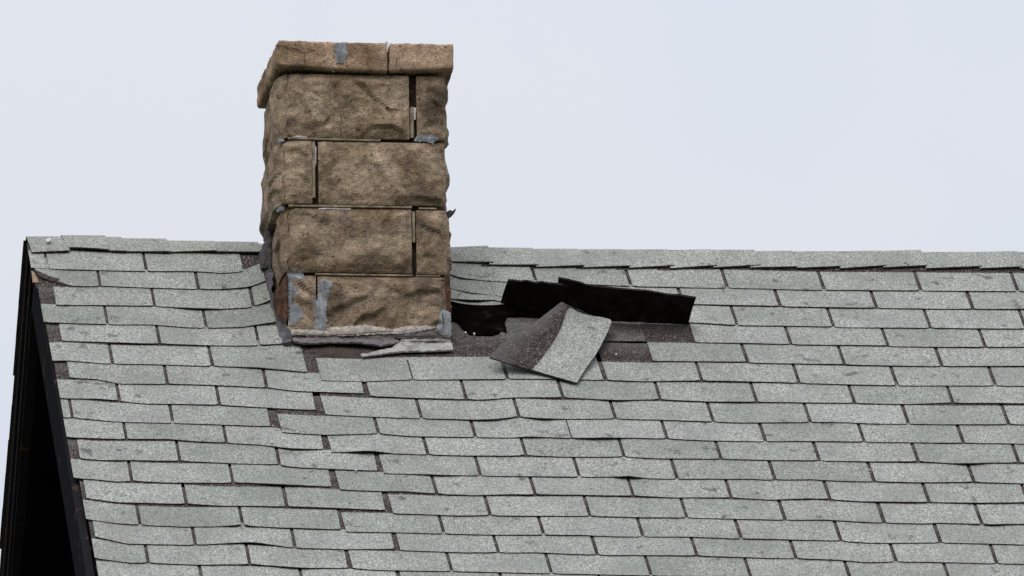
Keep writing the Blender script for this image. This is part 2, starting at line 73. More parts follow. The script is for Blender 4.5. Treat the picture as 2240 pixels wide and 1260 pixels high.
NAILS = [(-0.1818,0.6161),(-0.1552,0.6225),(0.2773,0.74),(-0.6121,1.5292)]
WOOD = [(-1.5075,0.2369),(-1.4995,0.2497),(-1.489,0.3148),(-1.5097,0.3183)]
LIP = [(-1.4987,0.2392),(-1.4723,0.2572),(-1.4305,0.2991),(-1.3915,0.348),(-1.4094,0.3418),(-1.4441,0.3154),(-1.4695,0.3008),(-1.487,0.2885)]
TARR = [(0.2658,0.0053),(0.2704,-0.0046),(0.2817,0.0022),(0.2897,-0.001),(0.3011,0.0091),(0.296,-0.0075),(0.2798,-0.0211),(0.2739,-0.0328),(0.2702,-0.0212),(0.2639,-0.0147)]
ACRACK = [[(-0.2332,-0.4537),(-0.1633,-0.4547),(-0.0424,-0.4497),(-0.0074,-0.4446),(0.0881,-0.4368)],[(-0.184,-0.4879),(-0.1333,-0.4911),(-0.1005,-0.4816),(-0.033,-0.476)],[(0.0911,-0.4538),(0.1356,-0.4552),(0.1866,-0.4532),(0.263,-0.4502)],[(0.1036,-0.5462),(0.1203,-0.5388),(0.1683,-0.5367),(0.1953,-0.5221),(0.2623,-0.5057)],[(0.0068,-0.4931),(0.0455,-0.4881),(0.0846,-0.4797)],[(0.2386,-0.376),(0.2368,-0.3892),(0.2421,-0.399),(0.2412,-0.4155)]]
TWIG = [(0.9687,1.4581),(0.981,1.462),(0.9933,1.4659)]
UNDERLAP = [(-0.7151,0.665),(-0.2209,0.6133),(-0.2384,0.7862),(-0.513,0.822),(-0.646,0.8727),(-0.672,0.9068),(-0.6977,0.9079),(-0.7105,0.8004)]
TORNLAP = [(-1.5048,0.2281),(-1.4252,0.2551),(-1.3856,0.3512),(-1.4349,0.3595),(-1.5002,0.3533)]
SPECK = [(-1.4504,0.0661),(-1.4422,0.0534),(-1.4323,0.0561),(-1.4364,0.0717),(-1.4456,0.0783)]

# ------------------------------------------------------------------ helpers
HOUSE = Vector((0, 0, 0)); CHIM = Vector((-.499, -.4866, HR - .4703))
def rp(u, v, h=0.0): return Vector((u, -v * PC - h * PS, HR - v * PS + h * PC))
DEL = R(1.5)
FX, FN = Vector((math.cos(DEL), -math.sin(DEL), 0)), Vector((-math.sin(DEL), -math.cos(DEL), 0))
def fp(a, z, off=0.0): return CHIM + FX * a + FN * off + Vector((0, 0, z + .4703))   # z is counted from the ridge
def lerp(a, b, t): return a + (b - a) * t
def sm(a, b, x):
    t = min(1, max(0, (x - a) / (b - a))); return t * t * (3 - 2 * t)
def interp(pts, u):
    if u <= pts[0][0]: (a, b), (c, d) = pts[0], pts[1]
    elif u >= pts[-1][0]: (a, b), (c, d) = pts[-2], pts[-1]; c = max(c, a + 1e-6); return d
    else:
        for i in range(len(pts) - 1):
            if pts[i][0] <= u <= pts[i + 1][0]: (a, b), (c, d) = pts[i], pts[i + 1]; break
    if u <= pts[0][0]: return pts[0][1]
    return b + (d - b) * (u - a) / max(1e-6, c - a)
class MB:
    def __init__(s): s.v = []; s.f = []; s.m = []; s.dist = []; s.tint = []
    def vert(s, p, dist=0.0): s.v.append(p); s.dist.append(dist); return len(s.v) - 1
    def face(s, idx, m=0, t=0.5): s.f.append(tuple(idx)); s.m.append(m); s.tint.append(t)
    def grid(s, P, D=None, m=0, t=.5, flip=False):          # P[row][col]
        I = [[s.vert(p, D[r][c] if D else 0) for c, p in enumerate(row)] for r, row in enumerate(P)]
        for r in range(len(I) - 1):
            for c in range(len(I[0]) - 1):
                q = (I[r][c], I[r][c + 1], I[r + 1][c + 1], I[r + 1][c])
                s.face(q[::-1] if flip else q, m, t)
        return I
    def strip(s, A, B, m=0, t=.5):
        I = [s.vert(p) for p in A]; J = [s.vert(p) for p in B]
        for c in range(len(A) - 1): s.face((I[c], I[c + 1], J[c + 1], J[c]), m, t)
    def box(s, o, x, y, z, m=0):                              # corner o, edge vectors
        c = [s.vert(o + x * i + y * j + z * k) for k in (0, 1) for j in (0, 1) for i in (0, 1)]
        for q in ((0, 2, 3, 1), (4, 5, 7, 6), (0, 1, 5, 4), (2, 6, 7, 3), (0, 4, 6, 2), (1, 3, 7, 5)): s.face([c[i] for i in q], m)
    def build(s, name, mats, parent=None, base=None, smooth=False, normals=True):
        me = bpy.data.meshes.new(name)
        base = base or Vector((0, 0, 0))
        me.from_pydata([tuple(p - base) for p in s.v], [], s.f)
        for mt in mats: me.materials.append(mt)
        me.polygons.foreach_set('material_index', s.m)
        a = me.attributes.new('dist', 'FLOAT', 'POINT'); a.data.foreach_set('value', s.dist)
        a = me.attributes.new('tint', 'FLOAT', 'FACE'); a.data.foreach_set('value', s.tint)
        if smooth: me.polygons.foreach_set('use_smooth', [True] * len(s.f))
        me.update()
        o = bpy.data.objects.new(name, me); col.objects.link(o)
        if parent: o.parent = parent
        return o
def empty(name, loc):
    o = bpy.data.objects.new(name, None); o.location = loc; o.empty_display_size = .2; col.objects.link(o); return o
def tag(o, label=None, cat=None, group=None, kind=None):
    for k, v in (('label', label), ('category', cat), ('group', group), ('kind', kind)):
        if v: o[k] = v
    return o
def N3(p, s=1.0, seed=0.0): return noise.noise(Vector((p[0] * s + seed * 7.31, p[1] * s - seed * 3.17, p[2] * s + seed * 1.7)))

# ------------------------------------------------------------------ materials
class Mat:
    def __init__(s, name, rough=.9, spec=.25):
        s.m = bpy.data.materials.new(name); s.m.use_nodes = True
        s.t = s.m.node_tree; s.n = s.t.nodes; s.l = s.t.links
        s.b = s.n['Principled BSDF']; s.b.inputs['Roughness'].default_value = rough; s.b.inputs['Specular IOR Level'].default_value = spec
        s.tc = s.n.new('ShaderNodeTexCoord')
    def put(s, sock, v):
        if isinstance(v, (int, float)): sock.default_value = v
        elif isinstance(v, tuple): sock.default_value = (*v, 1) if len(v) == 3 and sock.type == 'RGBA' else v
        else: s.l.new(v, sock)
    def noise(s, scale, detail=2, rough=.5, vec=None, dist=0):
        x = s.n.new('ShaderNodeTexNoise'); x.inputs['Scale'].default_value = scale; x.inputs['Detail'].default_value = detail
        x.inputs['Roughness'].default_value = rough; x.inputs['Distortion'].default_value = dist
        s.l.new(vec or s.tc.outputs['Object'], x.inputs['Vector']); return x.outputs['Fac']
    def cells(s, scale):
        x = s.n.new('ShaderNodeTexVoronoi'); x.inputs['Scale'].default_value = scale
        s.l.new(s.tc.outputs['Object'], x.inputs['Vector'])
        sp = s.n.new('ShaderNodeSeparateColor'); s.l.new(x.outputs['Color'], sp.inputs[0]); return sp.outputs[0]
    def ramp(s, fac, stops):
        x = s.n.new('ShaderNodeValToRGB'); s.put(x.inputs[0], fac)
        e = x.color_ramp.elements
        while len(e) < len(stops): e.new(.5)
        for el, (p, c) in zip(e, stops): el.position = p; el.color = (*c, 1) if isinstance(c, tuple) else (c, c, c, 1)
        return x.outputs[0]
    def rng(s, v, a, b, c=0.0, d=1.0):
        x = s.n.new('ShaderNodeMapRange'); s.put(x.inputs[0], v)
        for i, q in enumerate((a, b, c, d)): s.put(x.inputs[i + 1], q)
        return x.outputs[0]
    def math(s, op, a, b=0.0):
        x = s.n.new('ShaderNodeMath'); x.operation = op; s.put(x.inputs[0], a); s.put(x.inputs[1], b); return x.outputs[0]
    def mix(s, f, a, b, mode='MIX'):
        x = s.n.new('ShaderNodeMix'); x.data_type = 'RGBA'; x.blend_type = mode
        s.put(x.inputs[0], f); s.put(x.inputs[6], a); s.put(x.inputs[7], b); return x.outputs[2]
    def attr(s, name):
        x = s.n.new('ShaderNodeAttribute'); x.attribute_name = name; return x.outputs['Fac']
    def col(s, c): s.put(s.b.inputs['Base Color'], c); return s
    def bump(s, h, strength=.5, dist=.01):
        x = s.n.new('ShaderNodeBump'); x.inputs['Strength'].default_value = strength; x.inputs['Distance'].default_value = dist
        s.l.new(h, x.inputs['Height']); s.l.new(x.outputs[0], s.b.inputs['Normal']); return s
def dark_granules(k):
    g = k.cells(430)
    return k.ramp(k.math('ADD', k.math('MULTIPLY', g, .8), k.math('MULTIPLY', k.noise(40, 3, .6), .3)), [(.15, (.015, .0125, .012)), (.58, (.038, .031, .029)), (.82, (.080, .067, .060)), (.93, (.22, .19, .17)), (1, (.48, .44, .40))])
def shingle_mat(name, lap=True, base=1.0):
    k = Mat(name, .95, .12)
    g = k.cells(440); g2 = k.noise(210, 2, .75)
    lo = (.068 * base, .070 * base, .063 * base); mid = (.258 * base, .269 * base, .246 * base); hi = (.58 * base, .60 * base, .56 * base)
    gm = k.math('ADD', k.math('MULTIPLY', g, .62), k.math('MULTIPLY', g2, .38))
    c = k.ramp(gm, [(.12, lo), (.48, mid), (.88, hi)])
    # weathering: broad mottling, down-slope streaks, a few dark scuffs
    mm = k.noise(85, 3, .7); c = k.mix(1.0, c, k.ramp(mm, [(.28, .72), (.5, 1.0), (.72, 1.14)]), 'MULTIPLY')
    w = k.noise(5.5, 4, .6); c = k.mix(k.rng(w, .40, .64, 0, .50), c, (.175, .19, .172))
    mp = k.n.new('ShaderNodeMapping'); mp.inputs['Scale'].default_value = (30, 7, 7); k.l.new(k.tc.outputs['Object'], mp.inputs[0])
    st = k.noise(1, 3, .6, mp.outputs[0]); c = k.mix(k.rng(st, .55, .8, 0, .35), c, (.16, .17, .155))
    sc = k.noise(16, 5, .65); c = k.mix(k.rng(sc, .61, .69, 0, .75), c, (.075, .07, .066))
    t = k.attr('tint'); c = k.mix(1.0, c, k.ramp(t, [(0, (.86, .88, .86)), (.5, (.98, .985, .98)), (1, (1.07, 1.065, 1.07))]), 'MULTIPLY')
    if lap:
        d = k.attr('dist'); e = k.math('ADD', d, k.math('MULTIPLY', k.math('SUBTRACT', k.noise(120, 3, .7), .5), .012))
        c = k.mix(k.rng(e, .1285, .1325), c, k.mix(k.rng(d, .18, .28, 0, .62), dark_granules(k), (.13, .125, .12)))
    k.col(c); k.bump(gm, .35, .0015); return k.m
M_SH = shingle_mat('weathered_shingle')
M_SHB = shingle_mat('shingle_plain', False)
k = Mat('asphalt_cut_edge', .9, .1); k.col(k.ramp(k.noise(150), [(.3, (.024, .019, .018)), (.75, (.075, .059, .054))])); M_EDGE = k.m
k = Mat('shingle_underside', .95, .0); k.col(k.ramp(k.noise(25, 4), [(.3, (.006, .0055, .005)), (.6, (.016, .014, .012)), (.8, (.045, .038, .03))])); M_UNDER = k.m
k = Mat('dark_granules', .95, .12); k.col(dark_granules(k)); k.bump(k.cells(430), .4, .0015); M_DARK = k.m
k = Mat('old_grey_layer', .95, .1); k.col(k.ramp(k.math('ADD', k.math('MULTIPLY', k.cells(430), .6), k.math('MULTIPLY', k.noise(14, 3), .4)), [(.15, (.03, .028, .027)), (.5, (.095, .092, .085)), (.9, (.24, .23, .21))])); M_GREY = k.m
k = Mat('felt_and_hole_shade', .95, .0); k.col(k.ramp(k.noise(22, 4), [(.35, (.002, .0018, .0016)), (.62, (.004, .0036, .003)), (.76, (.02, .017, .012))])); M_FELT_SHADE = k.m  # black felt, darkened further so the hole's shade sits in the colour
k = Mat('black_paint', .9, .0); k.col(k.ramp(k.noise(9, 4), [(.3, (.0035, .0035, .004)), (.7, (.008, .008, .009))])); M_BLACK = k.m
k = Mat('worn_black_paint', .9, .0); k.col(k.mix(k.rng(k.noise(18, 5, .7), .60, .68), (.016, .016, .018), (.075, .045, .028))); M_BLACKW = k.m
def stone(name, seed, bright=1.0, hue=None):
    k = Mat(name, .95, .15)
    mp = k.n.new('ShaderNodeMapping'); mp.inputs['Location'].default_value = (seed * 3.1, seed, seed * 1.7); mp.inputs['Scale'].default_value = (.9, 1, 1.15); k.l.new(k.tc.outputs['Object'], mp.inputs[0]); v = mp.outputs[0]
    a = k.noise(7, 5, .62, v, .6)
    c = k.ramp(a, [(.30, (.055 * bright, .039 * bright, .027 * bright)), (.42, (.135 * bright, .097 * bright, .063 * bright)), (.56, (.236 * bright, .180 * bright, .130 * bright)), (.75, (.340 * bright, .266 * bright, .195 * bright))])
    a2 = k.noise(13, 4, .6, v, .4); c = k.mix(k.rng(a2, .50, .66, 0, .62), c, (.070, .056, .044))
    s1 = k.noise(300, 2, .7, v); c = k.mix(1.0, c, k.ramp(s1, [(.28, .40), (.5, 1.0), (.72, 1.65)]), 'MULTIPLY')
    s2 = k.noise(55, 3, .6, v); c = k.mix(1.0, c, k.ramp(s2, [(.25, .70), (.5, 1.0), (.75, 1.28)]), 'MULTIPLY')
    q = k.noise(75, 1, .5, v); c = k.mix(k.rng(q, .70, .74, 0, .85), c, (.03, .024, .02))
    q2 = k.noise(120, 1, .5, v); c = k.mix(k.rng(q2, .73, .77, 0, .8), c, (.42, .23, .10))
    if hue: c = k.mix(1.0, c, hue, 'MULTIPLY')
    k.col(c); h = k.math('ADD', k.math('MULTIPLY', s1, .35), k.math('MULTIPLY', s2, .8)); k.bump(h, 1.0, .007); return k.m
M_ST = [stone('split_face_stone', i + 1, b) for i, b in enumerate((1.20, 1.32, 1.08))]
M_CAP = stone('cap_concrete', 9, 1.42, (1.05, .98, .95))
k = Mat('mortar', .95, .1); k.col(k.mix(1.0, k.ramp(k.noise(30, 4), [(.3, (.13, .105, .076)), (.7, (.32, .265, .195))]), k.ramp(k.noise(300), [(.3, .7), (.7, 1.3)]), 'MULTIPLY')); M_MORT = k.m
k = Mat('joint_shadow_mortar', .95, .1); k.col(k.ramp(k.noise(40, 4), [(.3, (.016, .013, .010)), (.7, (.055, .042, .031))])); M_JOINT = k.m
def smear(name, lo, hi, rough=.55, scale=38, stretch=(1, 1, 1)):
    k = Mat(name, rough, .3); mp = k.n.new('ShaderNodeMapping'); mp.inputs['Scale'].default_value = stretch; k.l.new(k.tc.outputs['Object'], mp.inputs[0]); n = k.noise(scale, 5, .7, mp.outputs[0], .8); c = k.ramp(n, [(.28, lo), (.5, tuple((a + b) / 2 for a, b in zip(lo, hi))), (.72, hi)])
    cr_ = k.noise(26, 6, .75); c = k.mix(k.rng(cr_, .66, .70, 0, .7), c, (.03, .025, .025))
    k.col(c); k.bump(k.noise(90, 4, .6), .5, .004); return k.m
M_SEAL = smear('grey_sealant', (.055, .060, .068), (.335, .355, .385), .7, 42, (1, 1, .3))
M_LIGHT = smear('pale_sealant', (.33, .34, .37), (.72, .72, .75))
M_WHITE = smear('flaking_white_paint', (.17, .15, .14), (.62, .57, .52), .85, 70)
M_APR = smear('weathered_tar', (.060, .052, .054), (.215, .19, .197), .8, 26)
M_APL = smear('lead_flashing', (.13, .122, .118), (.46, .445, .44), .7, 24)
M_DARKW = smear('apron_gap_shade', (.014, .010, .009), (.075, .055, .045), .9, 45)  # dark brown that paints the shade in the gap below the apron
M_TAR = smear('dark_tar', (.026, .023, .025), (.12, .109, .118), .75, 30)
k = Mat('rusty_iron', .85, .2); k.col(k.ramp(k.noise(40, 5, .7), [(.3, (.016, .010, .008)), (.52, (.062, .032, .019)), (.72, (.17, .085, .038))])); M_RUST = k.m
k = Mat('nail_metal', .4, .5); k.b.inputs['Metallic'].default_value = .6; k.col((.45, .45, .43)); M_NAIL = k.m
k = Mat('bare_wood', .8, .2); k.col(k.ramp(k.noise(60, 3), [(.3, (.16, .11, .07)), (.7, (.34, .26, .18))])); M_WOOD = k.m
k = Mat('lawn', .95, .1); k.col(k.ramp(k.noise(.6, 6, .6), [(.3, (.03, .045, .015)), (.7, (.07, .09, .035))])); M_LAWN = k.m
k = Mat('dark_siding', .9, .0); k.col(k.ramp(k.noise(4, 4), [(.3, (.010, .010, .011)), (.7, (.022, .022, .024))])); M_WALL = k.m

# ------------------------------------------------------------------ ground
g = MB(); g.grid([[Vector((x, y, 0)) for x in (-2500, -30, 30, 2500)] for y in (-2500, -60, 30, 2500)])
tag(g.build('ground', [M_LAWN]), kind='structure')

# ------------------------------------------------------------------ house
house = empty('house', HOUSE)
tag(house, 'house under a steep grey asphalt shingle roof with black gable trim', 'house')
rnd = random.Random(11)
TH, H0, SL = .0034, .0090, .0042 / .127
URIGHT, NC = 3.9, 46
def rake_u(v):
    if v < RAKE[-1][1]:
        for (a, b), (c, d) in zip(RAKE, RAKE[1:]):
            if v <= d: return a + (c - a) * max(0, (v - b)) / (d - b)
    return -1.4583 + .012 * (v - 2.2)
rows = []
for (kk, lp, ls, rpn, rs, jw) in COURSES:
    ls = list(ls); rs = list(rs)
    sl_ = (rpn[-1][1] - rpn[-3][1]) / (rpn[-1][0] - rpn[-3][0])
    rpn = list(rpn) + [(URIGHT, rpn[-1][1] + .002)]
    while rs[-1][0] < URIGHT - .31: rs.append((rs[-1][0] + .3048 + rnd.uniform(-.002, .002), .0135))
    rows.append((kk, list(lp), ls, rpn, rs, jw))
for kk in range(len(COURSES) + 1, NC + 1):
    v = COURSES[-1][3][0][1] + .127 * (kk - len(COURSES)) + .01
    ph = .2294 + .1524 * (kk % 2)
    us = [ph + .3048 * i + rnd.uniform(-.003, .003) for i in range(-6, 13)]
    u0 = rake_u(v)
    rows.append((kk, None, None, [(u0, v), (-.5, v + .003), (.8, v - .003), (URIGHT, v + .002)], [(q, .0135) for q in us if u0 + .03 < q < URIGHT - .03], 0))
roof = MB()
def run(kk, line, slots, u_start, u_end, lean, lap=.267, thr=.131, rough=True, ends=(True, True)):
    """one run of shingles: tabs between slots, and the covered strip above them"""
    cuts = [u_start]
    for su, sw in slots:
        if u_start + .012 < su < u_end - .012: cuts += [su - sw * .40, su + sw * .40]
    cuts.append(u_end)
    step = .016 if kk < 19 else .06
    def top(u, d, ub):
        v = interp(line, ub) - d
        if v < .05: v = .05 - .02 * (.05 - v)
        lift = 0
        for ck, cu_, cw_, cl in CURLS:
            if ck == kk and abs(ub - cu_) < cw_: lift += cl * .5 * (1 + math.cos(math.pi * (ub - cu_) / cw_))
        f = max(0, 1 - d / .11) ** 2
        h = H0 - SL * d + lift * f + (.0007 * N3((ub * 9, kk * 3.1, d * 9)) if rough else 0)
        return rp(u, v + 1.94 * lift * f, h), v
    for i in range(0, len(cuts), 2):
        a, b = cuts[i], cuts[i + 1]
        n = max(2, int(round((b - a) / step)))
        ds = [0, .003, .02, .05, .09, .14]
        t = min(1, max(0, rnd.gauss(.5, .24)))
        ca, cb = rnd.uniform(-.0005, .0012), rnd.uniform(-.0005, .0012)
        P, D = [], []
        for d in ds:
            row = []
            for j in range(n + 1):
                ub = lerp(a, b, j / n)
                rag = (.0011 * N3((ub * 160, kk * 5.3, 0)) if rough and d == 0 else 0)
                cor = .0035 * (math.exp(-((ub - a) / .004) ** 2) + math.exp(-((b - ub) / .004) ** 2)) if d == 0 and rough else 0
                p, v = top(ub - lean * d, d + rag + cor, ub)
                p += (rp(0, 0, 1) - rp(0, 0, 0)) * (lerp(ca, cb, j / n) * max(0, 1 - d / .1))
                row.append(p)
            P.append(row); D.append([d * .131 / thr] * (n + 1))
        roof.grid(P, D, 0, t, flip=True)
        dn = (rp(0, 0, 0) - rp(0, 0, 1)) * TH
        roof.strip(P[0], [p + dn for p in P[0]], 1)
        roof.strip([r_[0] for r_ in P], [r_[0] + dn for r_ in P], 1); roof.strip([r_[-1] for r_ in P], [r_[-1] + dn for r_ in P], 1)
        roof.grid([[p + dn for p in r_] for r_ in P], None, 1)
    n = max(2, int((u_end - u_start) / (.03 if kk < 19 else .12)))
    P, D = [], []
    for d in [.139, .18, .22, lap]:
        P.append([top(lerp(u_start, u_end, j / n) - lean * d, d, lerp(u_start, u_end, j / n))[0] for j in range(n + 1)]); D.append([d * .131 / thr] * (n + 1))
    roof.grid(P, D, 0, .5, flip=True)
    dn = (rp(0, 0, 0) - rp(0, 0, 1)) * TH
    roof.strip([r_[0] for r_ in P], [r_[0] + dn for r_ in P], 1); roof.strip([r_[-1] for r_ in P], [r_[-1] + dn for r_ in P], 1)
for (kk, lp, ls, rl, rs, jw) in rows:
    if lp:
        ul = rake_u(lp[0][1]) if kk not in (2, 3, 5, 7, 11, 13, 15) else lp[0][0]
        ue = lp[-1][0]
        lp2 = [(ul - .02, lp[0][1])] + lp
        if kk == 6:                                           # its last tab was left bare by the apron and weathered further up
            run(kk, lp2, ls[:-1] + [ls[-1]], ul, ls[-1][0] - .006, 0)
            run(kk, lp2, [], ls[-1][0] + .006, ue, .02, .30, .195)
        else:
            run(kk, lp2, ls, ul, ue, -.005, .185 if kk == 1 else .267)
        us = rl[0][0]
        if kk == 6:
            b = 0.452
            run(kk, rl, [q for q in rs if q[0] < b + .03], us, rs[2][0] - .007, .028, .40, .158)
            run(kk, rl, rs[3:], rs[2][0] + .007, URIGHT, .028)
            continue
        run(kk, rl, rs, us, URIGHT, .028, .20 if kk == 1 else .267)
    else:
        run(kk, rl, rs, rake_u(rl[0][1]), URIGHT, .01, rough=False)
        
# underlying headlap left of starts that fall short of the rake is the course below; boards under everything
roof_o = roof.build('roof', [M_SH, M_EDGE], house)
roof_o['label'] = 'front slope of weathered grey three-tab shingles with dark slots'
dk = MB()
VE = COURSES[-1][3][0][1] + .127 * (NC - len(COURSES)) + .02
dk.box(rp(-1.47, .02, -.034), Vector((URIGHT + 1.47, 0, 0)), rp(0, VE, 0) - rp(0, .02, 0), rp(0, 0, 1) * 0 + (rp(0, 0, .021) - rp(0, 0, 0)))
dk.build('roof_deck', [M_FELT_SHADE], house)
# back slope: plain stepped courses
bk = MB()
def bp(u, v, h): return Vector((u, v * PC + h * PS, HR - v * PS + h * PC))
for i in range(NC):
    v0, v1 = .127 * i - .02, .127 * (i + 1)
    j = rnd.uniform(-.004, .004)
    A = [bp(-1.512 + j, v1, H0), bp(URIGHT, v1, H0)]; v0 = max(.018, v0); B = [bp(-1.512 + j, v0, H0 - .006), bp(URIGHT, v0, H0 - .006)]
    bk.grid([A, B], None, 0, rnd.random()); dn = bp(0, 0, -.006) - bp(0, 0, 0)
    bk.strip(A, [p + dn for p in A], 1); bk.strip([A[0], B[0]], [A[0] + dn, B[0] + dn], 1); bk.grid([[A[0] + dn, A[1] + dn], [B[0] + dn, B[1] + dn]], None, 1)
bko = bk.build('roof', [M_SHB, M_EDGE], house)
dk = MB(); dk.box(bp(-1.47, .02, -.034), Vector((URIGHT + 1.47, 0, 0)), bp(0, VE, 0) - bp(0, .02, 0), bp(0, 0, .021) - bp(0, 0, 0)); dk.build('roof_deck', [M_FELT_SHADE], house)

# ridge caps: folded shingles lapping from the left, each one a piece
for i, (tl, tr, bl, br) in enumerate(CAPS):
    q = MB(); loose = i == 1
    n = 10; nw = 7; tint = min(1, max(0, rnd.gauss(.5, .25)))
    tap = .0 if loose else .1
    def cs(s, w, side):                                       # s along (0..1), w from eave edge 0 to apex 1
        ua, va = lerp(tl[0], tr[0], s), lerp(tl[1], tr[1], s)
        ub, vb = lerp(bl[0], br[0], s), lerp(bl[1], br[1], s)
        hb = lerp(.0125, .0165, s) + (.004 * math.sin(s * 3.1) if loose else 0) + .0012 * N3((ub * 30, i, w * 3))
        apex = Vector((ua, 0, HR - va * .48 + .0))
        vb2 = vb + 1.94 * (hb - .0) * .5
        if side > 0: e = rp(ub, vb2 - .012, hb)
        else: e = bp(ua + .0, max(.10, vb), hb)
        p = e.lerp(apex, w)
        rnd_ = .006 * math.sin(math.pi * min(1, max(0, w)) ) * (1 if side > 0 else 1)
        nn = Vector((0, -PS, PC)) if side > 0 else Vector((0, PS, PC))
        return p + nn * (rnd_ * .5)
    for side in (1, -1):
        P = [[cs(j / n, w / nw, side) for j in range(n + 1)] for w in range(nw + 1)]
        q.grid(P, None, 0, tint, flip=side > 0)
        nn = (Vector((0, -PS, PC)) if side > 0 else Vector((0, PS, PC))) * -.0058
        q.grid([[p + nn for p in r_] for r_ in P], None, 1, .5, flip=side < 0)
        q.strip(P[0], [p + nn for p in P[0]], 2)
        q.strip([r_[-1] for r_ in P], [r_[-1] + nn for r_ in P], 1); q.strip([r_[0] for r_ in P], [r_[0] + nn for r_ in P], 1)
        # covered tail under the piece to the left
        if not loose and i not in (0, 7):
            Lt = .135; ds_ = (rp(0, .003, 0) - rp(0, 0, 0)) if side > 0 else (bp(0, .004, 0) - bp(0, 0, 0)); T0 = [r_[0] + nn * 1.02 + ds_ * (1 - w / nw) for w, r_ in enumerate(P)]; T1 = [p + Vector((-Lt, 0, 0)) + nn * .9 for p in T0]
            q.grid([T1, T0], None, 2, .5, flip=side < 0); q.strip([T1[0], T0[0]], [T1[0] + nn, T0[0] + nn], 2)
    o = q.build('ridge_cap', [M_SHB, M_EDGE, M_DARK], roof_o)
    if loose: o['label'] = 'loose ridge cap lifted above its neighbours near the gable end'

# gable end: rake boards on both slopes, soffits, gable wall, front wall
def slope_box(f, u0, u1, v0, v1, h0, h1, name, m, par=house):
    b = MB(); o = f(u0, v0, h0); b.box(o, Vector((u1 - u0, 0, 0)), f(u0, v1, h0) - o, f(u0, v0, h1) - o); return b.build(name, [m], par)
slope_box(rp, -1.490, -1.465, .03, VE, -.17, -.012, 'rake_board', M_BLACKW)
slope_box(bp, -1.490, -1.465, .0, VE, -.17, -.012, 'rake_board', M_BLACKW)
slope_box(bp, -1.502, -1.4905, .0, VE, -.065, -.006, 'rake_trim', M_BLACKW)
slope_box(bp, -1.498, -1.4905, .05, VE, -.150, -.110, 'rake_trim', M_BLACKW)
slope_box(rp, -1.4645, -1.20, .15, VE, -.20, -.16, 'soffit', M_BLACK)
slope_box(bp, -1.4645, -1.20, .15, VE, -.20, -.16, 'soffit', M_BLACK)
ye = VE * PC - .35; ze = HR - (VE - .45) * PS - .3
b = MB(); gx = -1.2
tri = [Vector((gx, -ye, 0)), Vector((gx, -ye, ze)), Vector((gx, 0, HR - .28)), Vector((gx, ye, ze)), Vector((gx, ye, 0))]
I = [b.vert(p) for p in tri] + [b.vert(p + Vector((.15, 0, 0))) for p in tri]
b.face(I[:5]); b.face(I[5:][::-1])
for i in range(5): b.face((I[i], I[(i + 1) % 5], I[5 + (i + 1) % 5], I[5 + i]))
b.build('gable_wall', [M_WALL], house)
for sgn in (-1, 1):
    b = MB(); b.box(Vector((gx + .15, sgn * ye - .1, 0)), Vector((4.6, 0, 0)), Vector((0, .2, 0)), Vector((0, 0, ze))); b.build('wall', [M_WALL], house)

# patches lying on the roof and on the chimney face
def patch(name, poly, mapf, surf, mats, parent, base, thick=.004, bump=.002, seed=1, gap=.007, jit=.0012, cut=.006):
    rr = random.Random(seed); pts = []
    for (a, b), (c, d) in zip(poly, poly[1:] + poly[:1]):
        L = math.hypot(c - a, d - b); n = max(1, int(L / gap))
        for i in range(n):
            t = i / n; pts.append((a + (c - a) * t + rr.uniform(-jit, jit), b + (d - b) * t + rr.uniform(-jit, jit)))
    nb = len(pts)
    def inside(x, y):
        r = False; j = nb - 1
        for i in range(nb):
            if (pts[i][1] > y) != (pts[j][1] > y) and x < (pts[j][0] - pts[i][0]) * (y - pts[i][1]) / (pts[j][1] - pts[i][1]) + pts[i][0]: r = not r
            j = i
        return r
    def edge(x, y): return min(math.hypot(x - p[0], y - p[1]) for p in pts)
    xs = [p[0] for p in pts]; ys = [p[1] for p in pts]; ins = []
    y = min(ys)
    while y < max(ys):
        x = min(xs)
        while x < max(xs):
            q = (x + rr.uniform(-.3, .3) * gap, y + rr.uniform(-.3, .3) * gap)
            if inside(*q) and edge(*q) > gap * .6: ins.append(q)
            x += gap
        y += gap
    V = [Vector(p) for p in pts + ins]
    ov, oe, of, _, _, _ = delaunay_2d_cdt(V, [(i, (i + 1) % nb) for i in range(nb)], [], 1, 1e-6)
    m = MB(); bd = {}
    for v in ov:
        e = edge(v.x, v.y)
        h = surf(v.x, v.y) + thick * (.35 + .65 * sm(0, .012, e)) + bump * N3((v.x, v.y, 0), 55, seed)
        m.vert(mapf(v.x, v.y, h), .0)
    ec = {}
    for f_ in of:
        m.face(f_)
        for a, b in zip(f_, list(f_[1:]) + [f_[0]]): ec[(min(a, b), max(a, b))] = ec.get((min(a, b), max(a, b)), 0) + 1
    for (a, b), c in list(ec.items()):
        if c == 1:
            A = m.vert(mapf(ov[a].x, ov[a].y, surf(ov[a].x, ov[a].y) - cut)); B = m.vert(mapf(ov[b].x, ov[b].y, surf(ov[b].x, ov[b].y) - cut))
            m.face((a, b, B, A), len(mats) - 1)
    return m.build(name, mats, parent, base, smooth=False)
flat = lambda h: (lambda u, v: h)
patch('hole_shade_patch', HOLE, rp, flat(.004), [M_FELT_SHADE], roof_o, HOUSE, .003, .002, 3)  # flat near-black patch paints the shade of the hole; no opening is cut
patch('old_layer', GREYBAND, rp, lambda u, v: .0088 - .0331 * (.90 - v), [M_GREY], roof_o, HOUSE, .002, .0008, 4, cut=.002)
patch('exposed_lap', UNDERLAP, rp, flat(.0012), [M_DARK], roof_o, HOUSE, .001, .0008, 7, .008, .001, .001)
patch('exposed_lap', TORNLAP, rp, flat(.0002), [M_DARK], roof_o, HOUSE, .0008, .0004, 8, .008, .001, .001)
m = MB()
